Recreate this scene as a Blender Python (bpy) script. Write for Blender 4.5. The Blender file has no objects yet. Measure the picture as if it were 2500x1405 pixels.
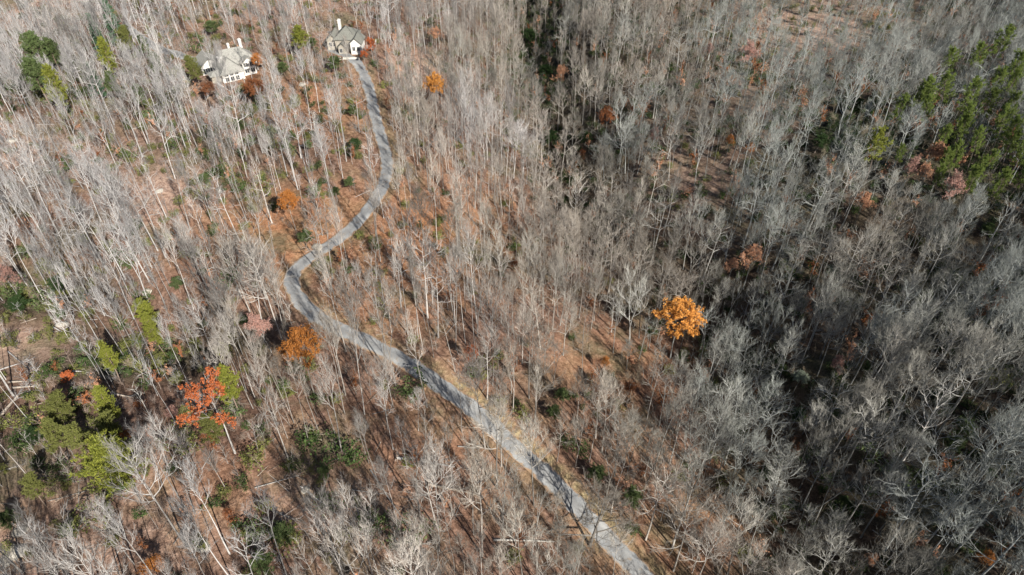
import bpy, math, random
import numpy as np
from mathutils import Vector, Matrix

R = math.radians
rng = random.Random(7)
nrg = np.random.default_rng(7)
SC = bpy.context.scene
COL = SC.collection

# ------------------------------------------------------------------ camera
CAM_H, PITCH, F = 100.0, R(41.0), 1667.0
cd = bpy.data.cameras.new('camera'); cam = bpy.data.objects.new('camera', cd); COL.objects.link(cam)
cd.sensor_width = 36; cd.lens = 24; cd.clip_start = 1; cd.clip_end = 3000
cam.location = (0, 0, CAM_H); cam.rotation_euler = (R(90) - PITCH, 0, 0)
SC.camera = cam
# ------------------------------------------------------------------ sky and sun
SUN_EL, SUN_AZ = R(34), R(145)          # azimuth clockwise from +Y
w = bpy.data.worlds.new("World"); SC.world = w; w.use_nodes = True
nt = w.node_tree; nt.nodes.clear()
sky = nt.nodes.new('ShaderNodeTexSky'); sky.sky_type = 'NISHITA'; sky.sun_disc = False
sky.sun_elevation = SUN_EL; sky.sun_rotation = SUN_AZ; sky.altitude = 800
bg = nt.nodes.new('ShaderNodeBackground'); bg.inputs['Strength'].default_value = 0.05
wo = nt.nodes.new('ShaderNodeOutputWorld')
nt.links.new(sky.outputs[0], bg.inputs[0]); nt.links.new(bg.outputs[0], wo.inputs[0])
sd = bpy.data.lights.new('sun', 'SUN'); sd.energy = 5.0; sd.angle = R(0.5); sd.color = (1, .95, .87)
so = bpy.data.objects.new('sun', sd); COL.objects.link(so)
SUNV = Vector((math.sin(SUN_AZ) * math.cos(SUN_EL), math.cos(SUN_AZ) * math.cos(SUN_EL), math.sin(SUN_EL)))
so.rotation_euler = SUNV.to_track_quat('Z', 'Y').to_euler()
SC.view_settings.view_transform = 'Standard'; SC.view_settings.look = 'None'
SC.view_settings.exposure = 0.95; SC.view_settings.gamma = 1
SC.cycles.max_bounces = 4; SC.cycles.diffuse_bounces = 2; SC.cycles.glossy_bounces = 1
SC.cycles.transparent_max_bounces = 4

# ------------------------------------------------------------------ view maths (photo pixels of the 2500 x 1405 frame)
cp, sp = math.cos(PITCH), math.sin(PITCH)
def ray(px, py):
    a, b = px - 1250.0, -(py - 702.5)
    return np.array([a, F * cp + b * sp, -F * sp + b * cp]) / F
def proj(x, y, z):
    d = y * cp - (z - CAM_H) * sp
    u = y * sp + (z - CAM_H) * cp
    return 1250 + F * x / d, 702.5 - F * u / d, d
def flat(px, py):
    d = ray(px, py); t = -CAM_H / d[2]; return d[0] * t, d[1] * t

# ------------------------------------------------------------------ terrain
_rv = np.array([flat(*p) for p in [(1225, -60), (1275, 40), (1320, 200), (1345, 330), (1430, 470), (1580, 580), (1730, 690),
                                   (1820, 830), (1890, 960), (1905, 1100), (1960, 1250), (2080, 1400)]])
_rv = _rv[np.argsort(_rv[:, 1])]
def sstep(a, b, x):
    t = np.clip((x - a) / (b - a), 0, 1); return t * t * (3 - 2 * t)
_g0, _g1 = np.array(flat(-40, 640)), np.array(flat(560, 900))
def H(x, y):
    x = np.asarray(x, float); y = np.asarray(y, float)
    xr = sum(np.interp(y + o, _rv[:, 1], _rv[:, 0]) for o in (-16, -8, 0, 8, 16)) / 5
    xr = xr + np.clip(y - _rv[-1, 1], 0, 400) * -0.05
    s = (x - xr) * 0.9
    left = -17 * sstep(-60, 2, s)
    right = -17 + 13 * sstep(1, 26, s) + 0.15 * 110 * (1 - np.exp(-np.clip(s, 0, 1e4) / 110)) \
        + .15 * (np.logaddexp(0, (195 - np.clip(y, -60, 400)) / 14.) * 14) * sstep(25, 95, s)
    z = np.where(s < 2, left, right)
    z = z + 0.055 * np.clip(y - 130, 0, 1e3) * sstep(20, -80, s)
    # spur on the right-hand side
    z = z + 5 * np.exp(-((s - 62 - 12 * np.sin(y * .02)) / 20) ** 2) * sstep(110, 150, y)
    # gully on the left
    d = _g1 - _g0; L = np.hypot(*d); n = np.array([-d[1], d[0]]) / L
    q = (x - _g0[0]) * n[0] + (y - _g0[1]) * n[1]; t = ((x - _g0[0]) * d[0] + (y - _g0[1]) * d[1]) / L / L
    z = z - 4.5 * np.exp(-(q / 9) ** 2) * sstep(1.35, .9, t)
    z = z + 2.2 * sstep(-3, 12, q) * sstep(1.5, .8, t)
    z = z + .9 * np.sin(x * .045 + 1.3 * np.sin(y * .03)) * np.sin(y * .052 + 1) * sstep(0, 25, np.abs(s)) \
          + .22 * np.sin(x * .21 + y * .13) * np.sin(y * .19 - x * .07 + 2)
    return z
def g(px, py, h=0.0):
    """ground point whose spot h metres above it lies on photo pixel (px, py)"""
    d = ray(px, py); t = np.linspace(60, 700, 3000)
    x, y, z = d[0] * t, d[1] * t, CAM_H + d[2] * t
    dz = z - (H(x, y) + h); k = int(np.argmax(dz < 0)) or 2999
    a = dz[k - 1] / (dz[k - 1] - dz[k] + 1e-9); tt = t[k - 1] + a * (t[k] - t[k - 1])
    X, Y = d[0] * tt, d[1] * tt
    return float(X), float(Y), float(H(X, Y))

# ------------------------------------------------------------------ object helpers
def tag(o, label=None, cat=None, group=None, kind=None):
    if label: o['label'] = label
    if cat: o['category'] = cat
    if group: o['group'] = group
    if kind: o['kind'] = kind
    return o
def link(o, parent=None):
    COL.objects.link(o)
    if parent: o.parent = parent
    return o
def empty(name, loc, rz=0, sc=(1, 1, 1), tilt=(0, 0)):
    o = bpy.data.objects.new(name, None); COL.objects.link(o)
    o.location = loc; o.rotation_euler = (tilt[0], tilt[1], rz); o.scale = sc; o.empty_display_size = .5
    return o
class MB:
    def __init__(s): s.v = []; s.f = []; s.m = []
    def face(s, pts, m=0):
        b = len(s.v); s.v += [tuple(p) for p in pts]; s.f.append(tuple(range(b, b + len(pts)))); s.m.append(m)
    def tube(s, P, rad, n=5, m=0, cap=False):
        """tapered tube; last radius 0 closes it to a point"""
        prev = None
        for i, (p, r) in enumerate(zip(P, rad)):
            d = (P[min(i + 1, len(P) - 1)] - P[max(i - 1, 0)])
            if d.length < 1e-6: d = Vector((0, 0, 1))
            d.normalize()
            a = d.orthogonal().normalized() if i == 0 else (a - d * a.dot(d)).normalized()
            c = d.cross(a); b = len(s.v)
            if r <= 0:
                s.v.append(tuple(p))
                for k in range(n): s.f.append((prev + k, prev + (k + 1) % n, b)); s.m.append(m)
                return
            for k in range(n):
                t = 2 * math.pi * k / n
                s.v.append(tuple(p + a * (math.cos(t) * r) + c * (math.sin(t) * r)))
            if prev is not None:
                for k in range(n): s.f.append((prev + k, prev + (k + 1) % n, b + (k + 1) % n, b + k)); s.m.append(m)
            prev = b
        if cap: s.f.append(tuple(range(prev, prev + n))); s.m.append(m)
    def box(s, x0, x1, y0, y1, z0, z1, m=0):
        b = len(s.v)
        s.v += [(x0, y0, z0), (x1, y0, z0), (x1, y1, z0), (x0, y1, z0), (x0, y0, z1), (x1, y0, z1), (x1, y1, z1), (x0, y1, z1)]
        for f in ((0, 3, 2, 1), (4, 5, 6, 7), (0, 1, 5, 4), (1, 2, 6, 5), (2, 3, 7, 6), (3, 0, 4, 7)):
            s.f.append(tuple(b + k for k in f)); s.m.append(m)
    def solid(s, poly, thick, m=0):
        """polygon in 3d given a vertical thickness downwards"""
        n = len(poly); b = len(s.v)
        s.v += [tuple(p) for p in poly] + [(p[0], p[1], p[2] - thick) for p in poly]
        s.f.append(tuple(range(b, b + n))); s.f.append(tuple(range(b + 2 * n - 1, b + n - 1, -1))); s.m += [m, m]
        for k in range(n): s.f.append((b + k, b + n + k, b + n + (k + 1) % n, b + (k + 1) % n)); s.m.append(m)
    def mesh(s, name, mats, smooth=False):
        me = bpy.data.meshes.new(name); me.from_pydata(s.v, [], s.f)
        for m in (mats if isinstance(mats, (list, tuple)) else [mats]): me.materials.append(m)
        me.polygons.foreach_set('material_index', s.m)
        if smooth: me.polygons.foreach_set('use_smooth', [True] * len(s.f))
        me.update(); return me
def ob(name, me, parent=None): return link(bpy.data.objects.new(name, me), parent)

# ------------------------------------------------------------------ materials
def mat(name, rough=.9, spec=.2):
    m = bpy.data.materials.new(name); m.use_nodes = True
    b = m.node_tree.nodes['Principled BSDF']; b.inputs['Roughness'].default_value = rough
    b.inputs['Specular IOR Level'].default_value = spec
    return m, m.node_tree, b
def N(t, kind, **kw):
    n = t.nodes.new(kind)
    for k, v in kw.items(): setattr(n, k, v)
    return n
def noise(t, vec, scale, detail=3, rough=.55):
    n = N(t, 'ShaderNodeTexNoise'); n.inputs['Scale'].default_value = scale
    n.inputs['Detail'].default_value = detail; n.inputs['Roughness'].default_value = rough
    if vec is not None: t.links.new(vec, n.inputs['Vector'])
    return n.outputs['Fac']
def ramp(t, fac, stops):
    r = N(t, 'ShaderNodeValToRGB'); e = r.color_ramp.elements
    while len(e) < len(stops): e.new(.5)
    for k, (p, c) in enumerate(stops): e[k].position = p; e[k].color = (*c, 1)
    t.links.new(fac, r.inputs[0]); return r.outputs[0]
def mix(t, fac, a, b, mode='MIX'):
    n = N(t, 'ShaderNodeMix', data_type='RGBA', blend_type=mode)
    if isinstance(fac, (int, float)): n.inputs[0].default_value = fac
    else: t.links.new(fac, n.inputs[0])
    for s, i in ((a, 6), (b, 7)):
        if isinstance(s, tuple): n.inputs[i].default_value = (*s, 1)
        else: t.links.new(s, n.inputs[i])
    return n.outputs[2]
def maprange(t, v, a, b, c, d):
    n = N(t, 'ShaderNodeMapRange'); t.links.new(v, n.inputs[0])
    for i, x in zip((1, 2, 3, 4), (a, b, c, d)): n.inputs[i].default_value = x
    return n.outputs[0]
def scaled(t, col, fac):
    n = N(t, 'ShaderNodeVectorMath', operation='SCALE'); t.links.new(col, n.inputs[0]); t.links.new(fac, n.inputs[3]); return n.outputs[0]

def bark_mat(name, cols, lo=.8, hi=1.2, fine=6.0):
    """bark: hue wanders from tree to tree and stand to stand, with a left-to-right shift in tone, plus streaks on the tree itself"""
    m, t, b = mat(name)
    oi = N(t, 'ShaderNodeObjectInfo')
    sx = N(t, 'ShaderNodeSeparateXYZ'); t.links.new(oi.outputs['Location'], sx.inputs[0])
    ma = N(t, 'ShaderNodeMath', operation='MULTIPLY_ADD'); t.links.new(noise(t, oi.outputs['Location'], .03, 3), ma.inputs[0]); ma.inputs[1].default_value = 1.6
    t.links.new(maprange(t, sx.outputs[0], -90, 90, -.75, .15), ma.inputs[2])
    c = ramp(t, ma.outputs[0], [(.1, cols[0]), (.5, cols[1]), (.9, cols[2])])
    c = scaled(t, c, maprange(t, oi.outputs['Random'], 0, 1, lo, hi))
    tc = N(t, 'ShaderNodeTexCoord')
    c = scaled(t, c, maprange(t, noise(t, tc.outputs['Object'], fine, 2), .3, .7, .78, 1.2))
    t.links.new(c, b.inputs['Base Color']); return m
def leaf_mat(name, c0, c1, c2, trans=.25):
    m, t, b = mat(name, .7, .15)
    ge = N(t, 'ShaderNodeNewGeometry'); oi = N(t, 'ShaderNodeObjectInfo')
    c = ramp(t, ge.outputs['Random Per Island'], [(0, c0), (.5, c1), (1, c2)])
    c = scaled(t, c, maprange(t, oi.outputs['Random'], 0, 1, .82, 1.2))
    t.links.new(c, b.inputs['Base Color'])
    tr = N(t, 'ShaderNodeBsdfTranslucent'); t.links.new(c, tr.inputs[0])
    mx = N(t, 'ShaderNodeMixShader'); mx.inputs[0].default_value = trans
    o = t.nodes['Material Output']
    t.links.new(b.outputs[0], mx.inputs[1]); t.links.new(tr.outputs[0], mx.inputs[2]); t.links.new(mx.outputs[0], o.inputs[0])
    return m
M_TRUNK = bark_mat('trunk_bark', [(.40, .385, .37), (.33, .30, .265), (.29, .30, .285)], .45, 1.3)  # last tone darker and cooler: shade of the right slope put into the bark
M_TWIG = bark_mat('twig_bark', [(.265, .255, .25), (.235, .205, .17), (.21, .22, .20)], .55, 1.45, 2.0)  # twigs too hold the right slope's shade and bluish cast in their colour
M_WHITE = bark_mat('bleached_bark', [(.44, .425, .39), (.58, .56, .52), (.55, .52, .47)], .85, 1.1)
M_DEAD = bark_mat('fallen_wood', [(.33, .28, .23), (.29, .24, .19), (.24, .19, .15)], .6, 1.25, 3.0)
M_BRUSH = bark_mat('brush_twigs', [(.26, .20, .17), (.24, .18, .13), (.21, .18, .13)], .6, 1.3, 2.0)
M_CBARK = bark_mat('conifer_bark', [(.20, .15, .12), (.18, .14, .11), (.16, .13, .11)])
LEAF = {
 'amber': leaf_mat('amber_leaves', (.55, .235, .05), (.66, .33, .085), (.42, .165, .035)),
 'orange': leaf_mat('orange_leaves', (.38, .135, .03), (.47, .20, .05), (.27, .095, .028)),
 'red': leaf_mat('red_orange_leaves', (.42, .105, .035), (.50, .16, .055), (.32, .085, .035)),
 'rust': leaf_mat('rust_leaves', (.24, .085, .03), (.30, .12, .05), (.18, .07, .035)),
 'peach': leaf_mat('peach_leaves', (.46, .24, .14), (.54, .30, .18), (.36, .18, .11)),
 'pink': leaf_mat('dusty_pink_leaves', (.38, .22, .18), (.44, .26, .21), (.30, .17, .14)),
 'yellow': leaf_mat('yellow_leaves', (.40, .32, .05), (.46, .36, .07), (.34, .30, .06)),
 'ygreen': leaf_mat('yellow_green_needles', (.19, .21, .035), (.26, .27, .045), (.125, .15, .03)),
 'olive': leaf_mat('olive_needles', (.14, .15, .045), (.19, .20, .055), (.10, .11, .035)),
 'pine': leaf_mat('pine_needles', (.12, .18, .04), (.22, .26, .06), (.07, .12, .035)),
 'blue': leaf_mat('blue_green_needles', (.065, .13, .075), (.10, .175, .10), (.05, .10, .055)),
 'green': leaf_mat('green_needles', (.09, .125, .045), (.125, .165, .06), (.06, .09, .035)),
 'dark': leaf_mat('dark_evergreen_leaves', (.028, .055, .018), (.045, .08, .025), (.02, .04, .014)),
 'pale': leaf_mat('pale_grey_green_leaves', (.26, .30, .22), (.32, .35, .27), (.2, .24, .17)),
 'laurel': leaf_mat('laurel_leaves', (.045, .085, .025), (.085, .125, .035), (.03, .06, .02)),
}

# ------------------------------------------------------------------ road and ground
ROAD_PX = [(800, 118), (838, 132), (868, 152), (888, 182), (903, 225), (913, 270), (924, 315), (938, 360), (946, 400), (940, 440),
           (922, 480), (895, 515), (862, 553), (828, 585), (788, 610), (745, 637), (716, 668), (716, 705), (742, 745), (788, 783),
           (845, 812), (900, 838), (960, 868), (1020, 902), (1080, 945), (1140, 988), (1200, 1040), (1265, 1100), (1330, 1158),
           (1390, 1218), (1450, 1282), (1510, 1345), (1570, 1405), (1640, 1475), (1720, 1560)]
DRIVE_PX = [(300, 60), (352, 98), (392, 122), (430, 132), (470, 148), (505, 158)]
def smooth_line(pts, step=1.2):
    P = [np.array(g(*p)[:2]) for p in pts]; out = []
    for i in range(len(P) - 1):
        p0, p1, p2, p3 = P[max(i - 1, 0)], P[i], P[i + 1], P[min(i + 2, len(P) - 1)]
        n = max(2, int(np.hypot(*(p2 - p1)) / step))
        for k in range(n):
            t = k / n
            out.append(.5 * ((2 * p1) + (-p0 + p2) * t + (2 * p0 - 5 * p1 + 4 * p2 - p3) * t * t + (-p0 + 3 * p1 - 3 * p2 + p3) * t ** 3))
    out.append(P[-1]); return np.array(out)
ROAD = smooth_line(ROAD_PX); DRIVE = smooth_line(DRIVE_PX)
HOUSE1 = g(577, 180); HOUSE2 = g(850, 120)
H1YAW, H2YAW = R(34), R(0)
def dist_line(x, y, L):
    d = np.full(np.shape(x), 1e9)
    for p in L[::2]: d = np.minimum(d, (x - p[0]) ** 2 + (y - p[1]) ** 2)
    return np.sqrt(d)
_rz = np.convolve(np.pad(H(ROAD[:, 0], ROAD[:, 1]), 6, 'edge'), np.ones(13) / 13, 'valid')
def ground_z(x, y, cut=False):
    """terrain with a level bench cut along the road and at the two house sites"""
    x = np.asarray(x, float); y = np.asarray(y, float); z = H(x, y)
    best = np.full(x.shape, 1e9); bz = np.zeros(x.shape)
    for p, q in zip(ROAD, _rz):
        d = (x - p[0]) ** 2 + (y - p[1]) ** 2; m = d < best
        best = np.where(m, d, best); bz = np.where(m, q, bz)
    k = 1 - sstep(3.0, 7.5, np.sqrt(best)); z = z * (1 - k) + bz * k - (.3 * (1 - sstep(1.9, 2.9, np.sqrt(best))) if cut else 0)
    for hx, hy, hz in (HOUSE1, HOUSE2):
        k = 1 - sstep(9, 18, np.hypot(x - hx, y - hy)); z = z * (1 - k) + hz * k
    return z
def gz(x, y): return float(ground_z(np.array([x]), np.array([y]))[0])

xs = np.concatenate([np.linspace(-900, -262, 26), np.arange(-260, 280.1, 1.5), np.linspace(284, 900, 26)])
ys = np.concatenate([np.linspace(-400, -2, 18), np.arange(0, 395, 1.5), np.linspace(398, 1400, 36)])
GX, GY = np.meshgrid(xs, ys); GZ = ground_z(GX.ravel(), GY.ravel(), True)
V = np.column_stack([GX.ravel(), GY.ravel(), GZ]); nx, ny = len(xs), len(ys)
I = np.arange(nx * ny).reshape(ny, nx)
Fq = np.column_stack([I[:-1, :-1].ravel(), I[:-1, 1:].ravel(), I[1:, 1:].ravel(), I[1:, :-1].ravel()])
me = bpy.data.meshes.new('forest_floor'); me.from_pydata(V.tolist(), [], Fq.tolist())
me.polygons.foreach_set('use_smooth', [True] * len(Fq))
# what covers the ground where: pale leaf litter / orange litter / dark evergreen cover with the shade of ravine, gully and right slope put into its colour / dry roadside grass
PX, PY, PD = proj(V[:, 0], V[:, 1], V[:, 2]); ok = PD > 20
def blobs(L):
    a = np.zeros(len(V))
    for bx, by, rx, ry, s in L: a = np.maximum(a, s * np.exp(-(((PX - bx) / rx) ** 2 + ((PY - by) / ry) ** 2)))
    return np.where(ok, a, 0)
pale = blobs([(60, 20, 130, 60, .8), (60, 380, 160, 70, .8), (400, 470, 140, 90, .9), (60, 840, 150, 70, .9), (770, 1215, 170, 90, .5),
              (180, 1180, 220, 120, .4), (30, 1350, 120, 60, .8), (2000, 60, 300, 130, .95), (1850, 240, 150, 120, .6), (1010, 165, 70, 40, .8), (600, 20, 250, 60, .5),
              (1690, 430, 150, 170, .7), (420, 300, 300, 200, .4), (300, 1300, 250, 120, .4)])
orng = blobs([(720, 560, 260, 130, .9), (1040, 590, 230, 140, 1), (780, 260, 150, 90, .7), (950, 720, 200, 120, .5), (1500, 920, 220, 130, .5),
              (1100, 1080, 260, 200, .35), (1850, 1080, 160, 260, .5), (1700, 1300, 260, 160, .5), (620, 190, 60, 50, .7), (560, 1180, 200, 120, .3)])
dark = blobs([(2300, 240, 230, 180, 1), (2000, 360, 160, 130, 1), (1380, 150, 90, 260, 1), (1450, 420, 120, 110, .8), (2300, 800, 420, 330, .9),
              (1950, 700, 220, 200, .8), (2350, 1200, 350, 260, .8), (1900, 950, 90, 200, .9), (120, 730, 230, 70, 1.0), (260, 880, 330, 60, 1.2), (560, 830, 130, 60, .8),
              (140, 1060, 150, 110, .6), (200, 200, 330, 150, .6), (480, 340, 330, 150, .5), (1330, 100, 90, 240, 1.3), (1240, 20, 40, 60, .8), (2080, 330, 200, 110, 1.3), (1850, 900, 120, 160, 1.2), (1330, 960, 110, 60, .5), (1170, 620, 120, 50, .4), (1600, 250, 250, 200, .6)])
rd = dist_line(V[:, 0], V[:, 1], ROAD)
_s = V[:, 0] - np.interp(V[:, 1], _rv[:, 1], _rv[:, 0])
dark = np.maximum(dark, .72 * sstep(-14, 6, _s)) * (1 - .85 * pale) * (1 - .5 * np.where(_s > 0, orng, 0))  # whole right side darkened in colour, evergreen cover and slope shade together
_rx = np.interp(V[:, 1], ROAD[::-1, 1], ROAD[::-1, 0])
verge = np.clip(1.1 - np.abs(rd - 2.7) / 1.3, 0, 1) * np.where((V[:, 0] > _rx) & (PY > 170), 1, .25) * (.6 + .4 * (PY > 930))
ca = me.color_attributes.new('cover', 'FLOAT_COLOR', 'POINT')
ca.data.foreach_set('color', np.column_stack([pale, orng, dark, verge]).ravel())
m, t, b = mat('forest_floor', 1.0, .05)
tc = N(t, 'ShaderNodeNewGeometry').outputs['Position']
at = N(t, 'ShaderNodeAttribute', attribute_name='cover'); sep = N(t, 'ShaderNodeSeparateColor'); t.links.new(at.outputs['Color'], sep.inputs[0])
n1 = noise(t, tc, .9, 5, .7); n2 = noise(t, tc, .11, 4, .6); n3 = noise(t, tc, 3.5, 3, .7)
def addn(v, amt, nn):
    a = N(t, 'ShaderNodeMath', operation='MULTIPLY_ADD'); t.links.new(nn, a.inputs[0]); a.inputs[1].default_value = amt
    s_ = N(t, 'ShaderNodeMath', operation='SUBTRACT'); t.links.new(v, s_.inputs[0]); s_.inputs[1].default_value = amt * .5
    t.links.new(s_.outputs[0], a.inputs[2]); a.use_clamp = True; return a.outputs[0]
base = ramp(t, n1, [(.3, (.09, .053, .037)), (.5, (.17, .102, .073)), (.68, (.29, .188, .14))])
palec = ramp(t, n1, [(.3, (.22, .14, .105)), (.5, (.40, .275, .21)), (.7, (.53, .40, .32))])
orc = ramp(t, n1, [(.3, (.17, .078, .038)), (.5, (.32, .155, .078)), (.7, (.44, .235, .125))])
dkc = ramp(t, n1, [(.3, (.016, .021, .015)), (.5, (.036, .038, .028)), (.7, (.072, .064, .046))])  # near-black ground: evergreen cover plus painted shade
grc = ramp(t, n1, [(.3, (.13, .10, .06)), (.5, (.26, .205, .11)), (.7, (.40, .33, .19))])
c = mix(t, addn(sep.outputs[0], .9, n2), base, palec)
c = mix(t, addn(sep.outputs[1], .9, n2), c, orc)
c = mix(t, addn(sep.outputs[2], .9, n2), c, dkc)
c = mix(t, addn(at.outputs['Alpha'], 1.0, n2), c, grc)
c = mix(t, maprange(t, noise(t, tc, .05, 5, .65), .52, .64, 0, .75), c, ramp(t, n1, [(.3, (.06, .06, .03)), (.7, (.17, .15, .10))]))   # moss, twigs and old grey litter
c = scaled(t, c, maprange(t, n3, .3, .7, .6, 1.35))
t.links.new(c, b.inputs['Base Color'])
bp = N(t, 'ShaderNodeBump'); bp.inputs['Strength'].default_value = .8; bp.inputs['Distance'].default_value = .35
t.links.new(n1, bp.inputs['Height']); t.links.new(bp.outputs[0], b.inputs['Normal'])
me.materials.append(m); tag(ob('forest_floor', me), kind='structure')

def strip(name, L, half, lift, material, jitter=.0):
    v, f = [], []; n = 9
    for i, p in enumerate(L):
        a, c_ = L[max(i - 1, 0)], L[min(i + 1, len(L) - 1)]; d = (c_ - a) / (np.hypot(*(c_ - a)) + 1e-9); q = np.array([-d[1], d[0]])
        hw = half + jitter * math.sin(i * .9) * math.sin(i * .37 + 1)
        for k in range(n):
            u = -1 + 2 * k / (n - 1); s = p + q * hw * u; v.append((s[0], s[1], lift - (.10 if k in (0, n - 1) else 0) + .04 * (1 - u * u)))
    zz = ground_z(np.array([a[0] for a in v]), np.array([a[1] for a in v]))
    v = [(a[0], a[1], z + a[2]) for a, z in zip(v, zz)]
    for i in range(len(L) - 1):
        for k in range(n - 1): f.append((i * n + k, i * n + k + 1, (i + 1) * n + k + 1, (i + 1) * n + k))
    e = bpy.data.meshes.new(name); e.from_pydata(v, [], f); e.materials.append(material)
    aa = e.attributes.new('across', 'FLOAT', 'POINT'); aa.data.foreach_set('value', [abs(-1 + 2 * (i % n) / (n - 1)) for i in range(len(v))])
    e.polygons.foreach_set('use_smooth', [True] * len(f)); return tag(ob(name, e), kind='structure')
m, t, b = mat('worn_asphalt', .85, .25)
tc = N(t, 'ShaderNodeNewGeometry').outputs['Position']
c = ramp(t, noise(t, tc, .35, 5, .65), [(.3, (.155, .16, .165)), (.5, (.235, .24, .24)), (.7, (.33, .33, .32))])
c = mix(t, maprange(t, noise(t, tc, .8, 4, .7), .58, .7, 0, .7), c, (.27, .2, .13))
c = scaled(t, c, maprange(t, noise(t, tc, 9, 3), .3, .7, .85, 1.15))
ac = N(t, 'ShaderNodeAttribute', attribute_name='across').outputs['Fac']   # wheel tracks and leaf-strewn edges
c = mix(t, maprange(t, ac, .2, .55, .35, 0), c, (.12, .115, .11))
e_ = N(t, 'ShaderNodeMath', operation='ADD'); t.links.new(ac, e_.inputs[0]); t.links.new(maprange(t, noise(t, tc, .5, 5, .7), .3, .7, -.28, .22), e_.inputs[1])
c = mix(t, maprange(t, e_.outputs[0], .74, .92, 0, .95), c, (.26, .17, .10))
t.links.new(c, b.inputs['Base Color'])
strip('road', ROAD, 1.88, .12, m, .16)
strip('driveway', DRIVE, 1.9, .12, m, .1)

# ------------------------------------------------------------------ tree builders
def rv(): return Vector((rng.gauss(0, 1), rng.gauss(0, 1), rng.gauss(0, 1)))
def branch_pts(p, d, L, n, wob, up):
    P = [p.copy()]; d = d.normalized()
    for i in range(n):
        d = (d + rv() * wob + Vector((0, 0, up))).normalized(); p = p + d * (L / n); P.append(p.copy())
    return P
def at_t(P, t):
    x = t * (len(P) - 1); i = min(int(x), len(P) - 2); a = x - i
    return P[i].lerp(P[i + 1], a), (P[i + 1] - P[i]).normalized()
def side(d, ang, az):
    a = d.orthogonal().normalized(); c_ = d.cross(a)
    return (d * math.cos(ang) + (a * math.cos(az) + c_ * math.sin(az)) * math.sin(ang)).normalized()

def bare_tree(Hh=24, base=.5, limbs=9, L1=5.5, ang=42, up=.16, wob=.06, r0=.2, fork=0, mtr=0, dens=1.0, tipr=.021, lean=0):
    """returns trunk MB, crown MB and twig tips; z up from the base"""
    T, C, tips = MB(), MB(), []
    stems = []
    d0 = Vector((lean, 0, 1))
    if fork:
        hb = Hh * fork; P = branch_pts(Vector((0, 0, -.4)), d0, hb, 5, .03, .02); T.tube(P, [r0 * (1.25 if i == 0 else 1 - .05 * i) for i in range(6)], 7)
        k = rng.choice((2, 2, 3)); az0 = rng.uniform(0, 6.3)
        for j in range(k):
            dd = side(Vector((0, 0, 1)), R(rng.uniform(9, 20)), az0 + 6.28 * j / k)
            S = branch_pts(P[-1] - Vector((0, 0, .2)), dd, Hh - hb, 8, .05, .05); stems.append((S, r0 * .68, max(.05, base - fork)))
    else:
        S = branch_pts(Vector((0, 0, -.4)), d0, Hh, 11, .032, .03); stems.append((S, r0, base))
    for S, r, bs in stems:
        n = len(S) - 1
        T.tube(S, [r * (1.3 if (i == 0 and not fork) else (1 - .93 * (i / n) ** 1.15)) for i in range(n)] + [.02], 6)
        nl = max(4, int(limbs / (len(stems) ** .6)))
        az = rng.uniform(0, 6.3)
        for i in range(nl):
            u = (i + rng.random() * .8) / nl; tt = bs + (1 - bs) * .97 * u ** .9
            p, d = at_t(S, tt); az += 2.4 + rng.uniform(-.4, .4)
            l1 = L1 * (1.05 - .55 * u) * rng.uniform(.75, 1.2)
            B = branch_pts(p, side(Vector((0, 0, 1)), R(ang * (1.15 - .5 * u) + rng.uniform(-8, 8)), az), l1, 5, wob, up)
            rb = max(.054, r * (1 - tt) ** .8 * .5 + .02)
            C.tube(B, [rb * (1 - .8 * q / 5) for q in range(5)] + [0], 4, 1)
            n2 = max(3, int(6 * dens * (l1 / L1 + .2)))
            for j in range(n2):
                p2, d2 = at_t(B, .25 + .73 * (j + rng.random()) / n2)
                l2 = l1 * rng.uniform(.33, .55)
                B2 = branch_pts(p2, side(d2, R(rng.uniform(28, 55)), rng.uniform(0, 6.3)), l2, 3, wob, up * 1.3)
                C.tube(B2, [.048, .038, .026, 0], 3, 1)
                n3 = int(5 * dens + rng.random())
                for k in range(n3):
                    p3, d3 = at_t(B2, .2 + .8 * (k + rng.random()) / n3)
                    l3 = rng.uniform(.8, 1.6)
                    B3 = branch_pts(p3, side(d3, R(rng.uniform(20, 50)), rng.uniform(0, 6.3)), l3, 2, wob, up * 1.6)
                    C.tube(B3, [tipr * 1.15, tipr * .9, 0], 3)
                    tips.append((B3[-1], (B3[-1] - B3[-2]).normalized()))
                    for q in range(int(2.1 * dens + rng.random())):
                        p4, d4 = at_t(B3, rng.uniform(.15, .9))
                        dd = side(d4, R(rng.uniform(18, 45)), rng.uniform(0, 6.3)); dd.z += .2
                        e = p4 + dd * rng.uniform(.5, 1.1)
                        C.tube([p4, e], [tipr * .8, 0], 3); tips.append((e, dd.normalized()))
        tips.append((S[-1], Vector((0, 0, 1))))
    return T, C, tips

def leafy_tree(Hh, L1, limbs, nleaf, size, **kw):
    T, C, tips = bare_tree(Hh=Hh, L1=L1, limbs=limbs, **kw); Lf = MB()
    for p, d in tips:
        for k in range(nleaf):
            c_ = p + rv() * .24; nn = (rv() * .55 + Vector((0, 0, 1))).normalized(); a = nn.cross(rv()).normalized(); b_ = nn.cross(a); s_ = size * rng.uniform(.6, 1.3)
            Lf.face([c_ - a * s_, c_ + b_ * s_ * .7, c_ + a * s_, c_ - b_ * s_ * .7])
    return T, C, Lf

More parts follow.
